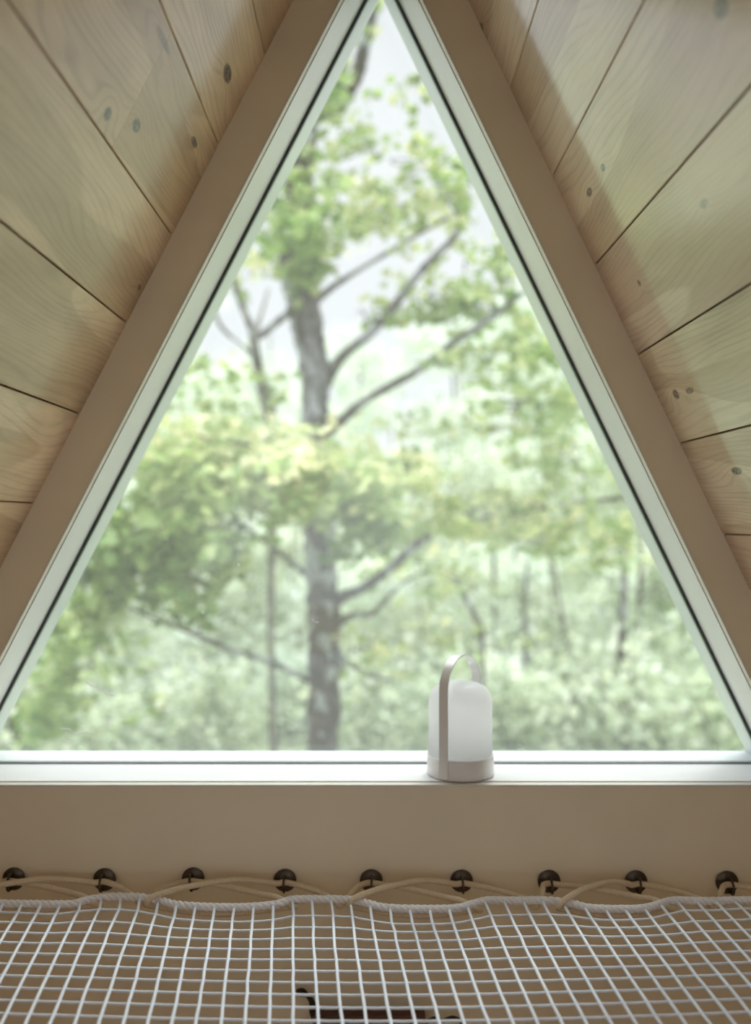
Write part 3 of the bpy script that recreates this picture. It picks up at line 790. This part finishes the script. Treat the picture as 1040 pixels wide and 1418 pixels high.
# bare dark trunks seen between the leaves
def bare(pts, d, label, w=None):
    x = (pts[0][0]-VX)/F*d; root = empty('bare_trunk', (x, d, gz(x, d))); tag(root, label, 'tree trunk')
    pyb = VY+(EYE-root.location.z)/d*F
    q = [(pts[0][0], pyb+6, pts[0][2])]+[p for p in pts]
    q = spline([(*P(a, b, d), w_*.5*d/F) for a, b, w_ in q], 5); m_ = MB(); m_.tube([p[:3] for p in q], [p[3] for p in q], 9)
    o = thing_part(m_, 'stem', M['bark'] , root, True)
bare([(862, 1000, 13), (861, 930, 13), (862, 870, 12), (864, 820, 10), (862, 740, 6)], 9.5, 'dark bare tree trunk at lower right of the window')
bare([(728, 960, 9), (729, 900, 9), (727, 850, 7), (730, 780, 5)], 10, 'thin dark trunk right of the lantern lamp')
bare([(12, 1040, 11), (18, 990, 11), (21, 940, 9), (24, 880, 6)], 9, 'dark leaning trunk at the lower left corner of the window')
bare([(350, 1030, 7), (352, 950, 7), (348, 850, 6), (346, 740, 4)], 14, 'pale thin trunk left of the slender dark tree')
bare([(668, 900, 8), (660, 860, 8), (640, 820, 7), (612, 780, 5)], 8, 'thin leaning sapling stem above the lantern lamp')

# shrubs
def shrub_proto(seed):
    rn = np.random.default_rng(seed); rg = random.Random(seed); sb = MB(); tips = []
    for k in range(12):
        an = rg.uniform(0, 6.28); ln = rg.uniform(.5, 1.2); e = Vector((math.cos(an)*ln*.7, math.sin(an)*ln*.7, rg.uniform(.5, 1.5)))
        sb.tube(spline([(0, 0, -.1), tuple(e*.5+Vector((0, 0, .15))), tuple(e)], 4), [.018-.0015*j for j in range(9)], 5)
        for t_ in (.4, .7, 1.0): tips.append(e*t_)
    tp = np.array([tuple(t) for t in tips]); nl = 2600; idx = rn.integers(0, len(tp), nl)
    cen = tp[idx]+rn.normal(0, .2, (nl, 3)); cen[:, 2] = np.maximum(cen[:, 2], .03)
    f_ = foliage('foliage', cen, .12, M['leaf_back'], None, rn, LEAF_S, .8, np.clip(rn.normal(.5, .22, nl)+rn.normal(0, .18, len(tp))[idx], 0, 1)); lm = f_.data; bpy.data.objects.remove(f_)
    sm = sb.mesh('stems'); sm.materials.append(M['bark_back']); return sm, lm
sp_ = [shrub_proto(41), shrub_proto(42)]
sp_far = [(a, far_mesh(b)) for a, b in sp_]
for k, (px, d, sc) in enumerate([(60, 9.5, 1.0), (180, 9.8, .9), (290, 10.5, .8), (390, 12.5, .85), (520, 10, .9), (600, 9.6, .9), (690, 9.4, 1.0), (790, 9.5, 1.05), (900, 9.6, 1.1), (1000, 9.2, 1.2), (120, 13.5, 1.3), (330, 14, 1.2), (500, 13, 1.3), (640, 13.5, 1.4), (830, 14, 1.4), (960, 13, 1.4), (230, 12, 1.0), (450, 14.5, 1.3), (740, 12, 1.2)]):
    x = (px-VX)/F*d; root = empty('shrub', (x, d, gz(x, d)-.05)); root.scale = (sc, sc, sc*1.1); root.rotation_euler.z = R.uniform(0, 6.28)
    tag(root, ('nearer' if d < 11.5 else 'farther') + ' pale green shrub on the forest ground ' + where(px), 'shrub', 'shrubs of the undergrowth')
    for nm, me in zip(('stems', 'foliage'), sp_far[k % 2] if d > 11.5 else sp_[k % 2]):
        o = bpy.data.objects.new(nm, me); COL.objects.link(o); o.parent = root; o['kind'] = 'stuff'

# ------------------------------------------------------------------ world and sun
HORIZON, ZENITH = .98, 6.6       # overcast sky, much brighter overhead
w = bpy.data.worlds.new('overcast_sky'); S.world = w; w.use_nodes = True; nt = w.node_tree; nt.nodes.clear()
bg = nt.nodes.new('ShaderNodeBackground'); wo = nt.nodes.new('ShaderNodeOutputWorld'); nt.links.new(bg.outputs[0], wo.inputs[0])
tc = nt.nodes.new('ShaderNodeTexCoord'); nz = nt.nodes.new('ShaderNodeTexNoise'); nz.inputs['Scale'].default_value = 1.6; nt.links.new(tc.outputs['Generated'], nz.inputs['Vector'])
cr = nt.nodes.new('ShaderNodeValToRGB'); nt.links.new(nz.outputs['Fac'], cr.inputs[0])
cr.color_ramp.elements[0].position = .3; cr.color_ramp.elements[0].color = (.89, .93, 1.0, 1); cr.color_ramp.elements[1].position = .7; cr.color_ramp.elements[1].color = (.96, .98, 1.03, 1)
nt.links.new(cr.outputs[0], bg.inputs[0])
sp3 = nt.nodes.new('ShaderNodeSeparateXYZ'); nt.links.new(tc.outputs['Generated'], sp3.inputs[0])
mr = nt.nodes.new('ShaderNodeMapRange'); nt.links.new(sp3.outputs[2], mr.inputs[0]); mr.inputs[1].default_value = .52; mr.inputs[2].default_value = .9; mr.inputs[3].default_value = HORIZON; mr.inputs[4].default_value = ZENITH
nt.links.new(mr.outputs[0], bg.inputs[1])
sl = bpy.data.lights.new('sun', 'SUN'); sl.energy = 1.3; sl.angle = math.radians(12); sl.color = (1, .97, .88)
so = bpy.data.objects.new('sun', sl); COL.objects.link(so); so.location = (3, 9, 14); so.rotation_euler = (math.radians(-38), math.radians(14), 0)

# ------------------------------------------------------------------ camera
cam = bpy.data.cameras.new('camera'); co = bpy.data.objects.new('camera', cam); COL.objects.link(co); S.camera = co
co.location = (0, 0, EYE); co.rotation_euler = (math.radians(90), 0, 0)
cam.sensor_fit = 'VERTICAL'; cam.sensor_height = 36; cam.sensor_width = 36*1040/1418; cam.lens = F/1418*36
cam.shift_x = (520-VX)/1418; cam.shift_y = (VY-709)/1418
cam.clip_start = .05; cam.clip_end = 300
cam.dof.use_dof = True; cam.dof.focus_distance = 1.34
cam.dof.aperture_fstop = (cam.lens/1000)/(22.0/F)
vs_ = S.view_settings; vs_.view_transform = 'Standard'; vs_.look = 'None'; vs_.gamma = 1; vs_.use_curve_mapping = False; vs_.exposure = EXPO if 'EXPO' in globals() else .06
S.cycles.use_denoising = True
S.cycles.max_bounces = 10; S.cycles.diffuse_bounces = 6; S.cycles.transparent_max_bounces = 16; S.cycles.transmission_bounces = 6
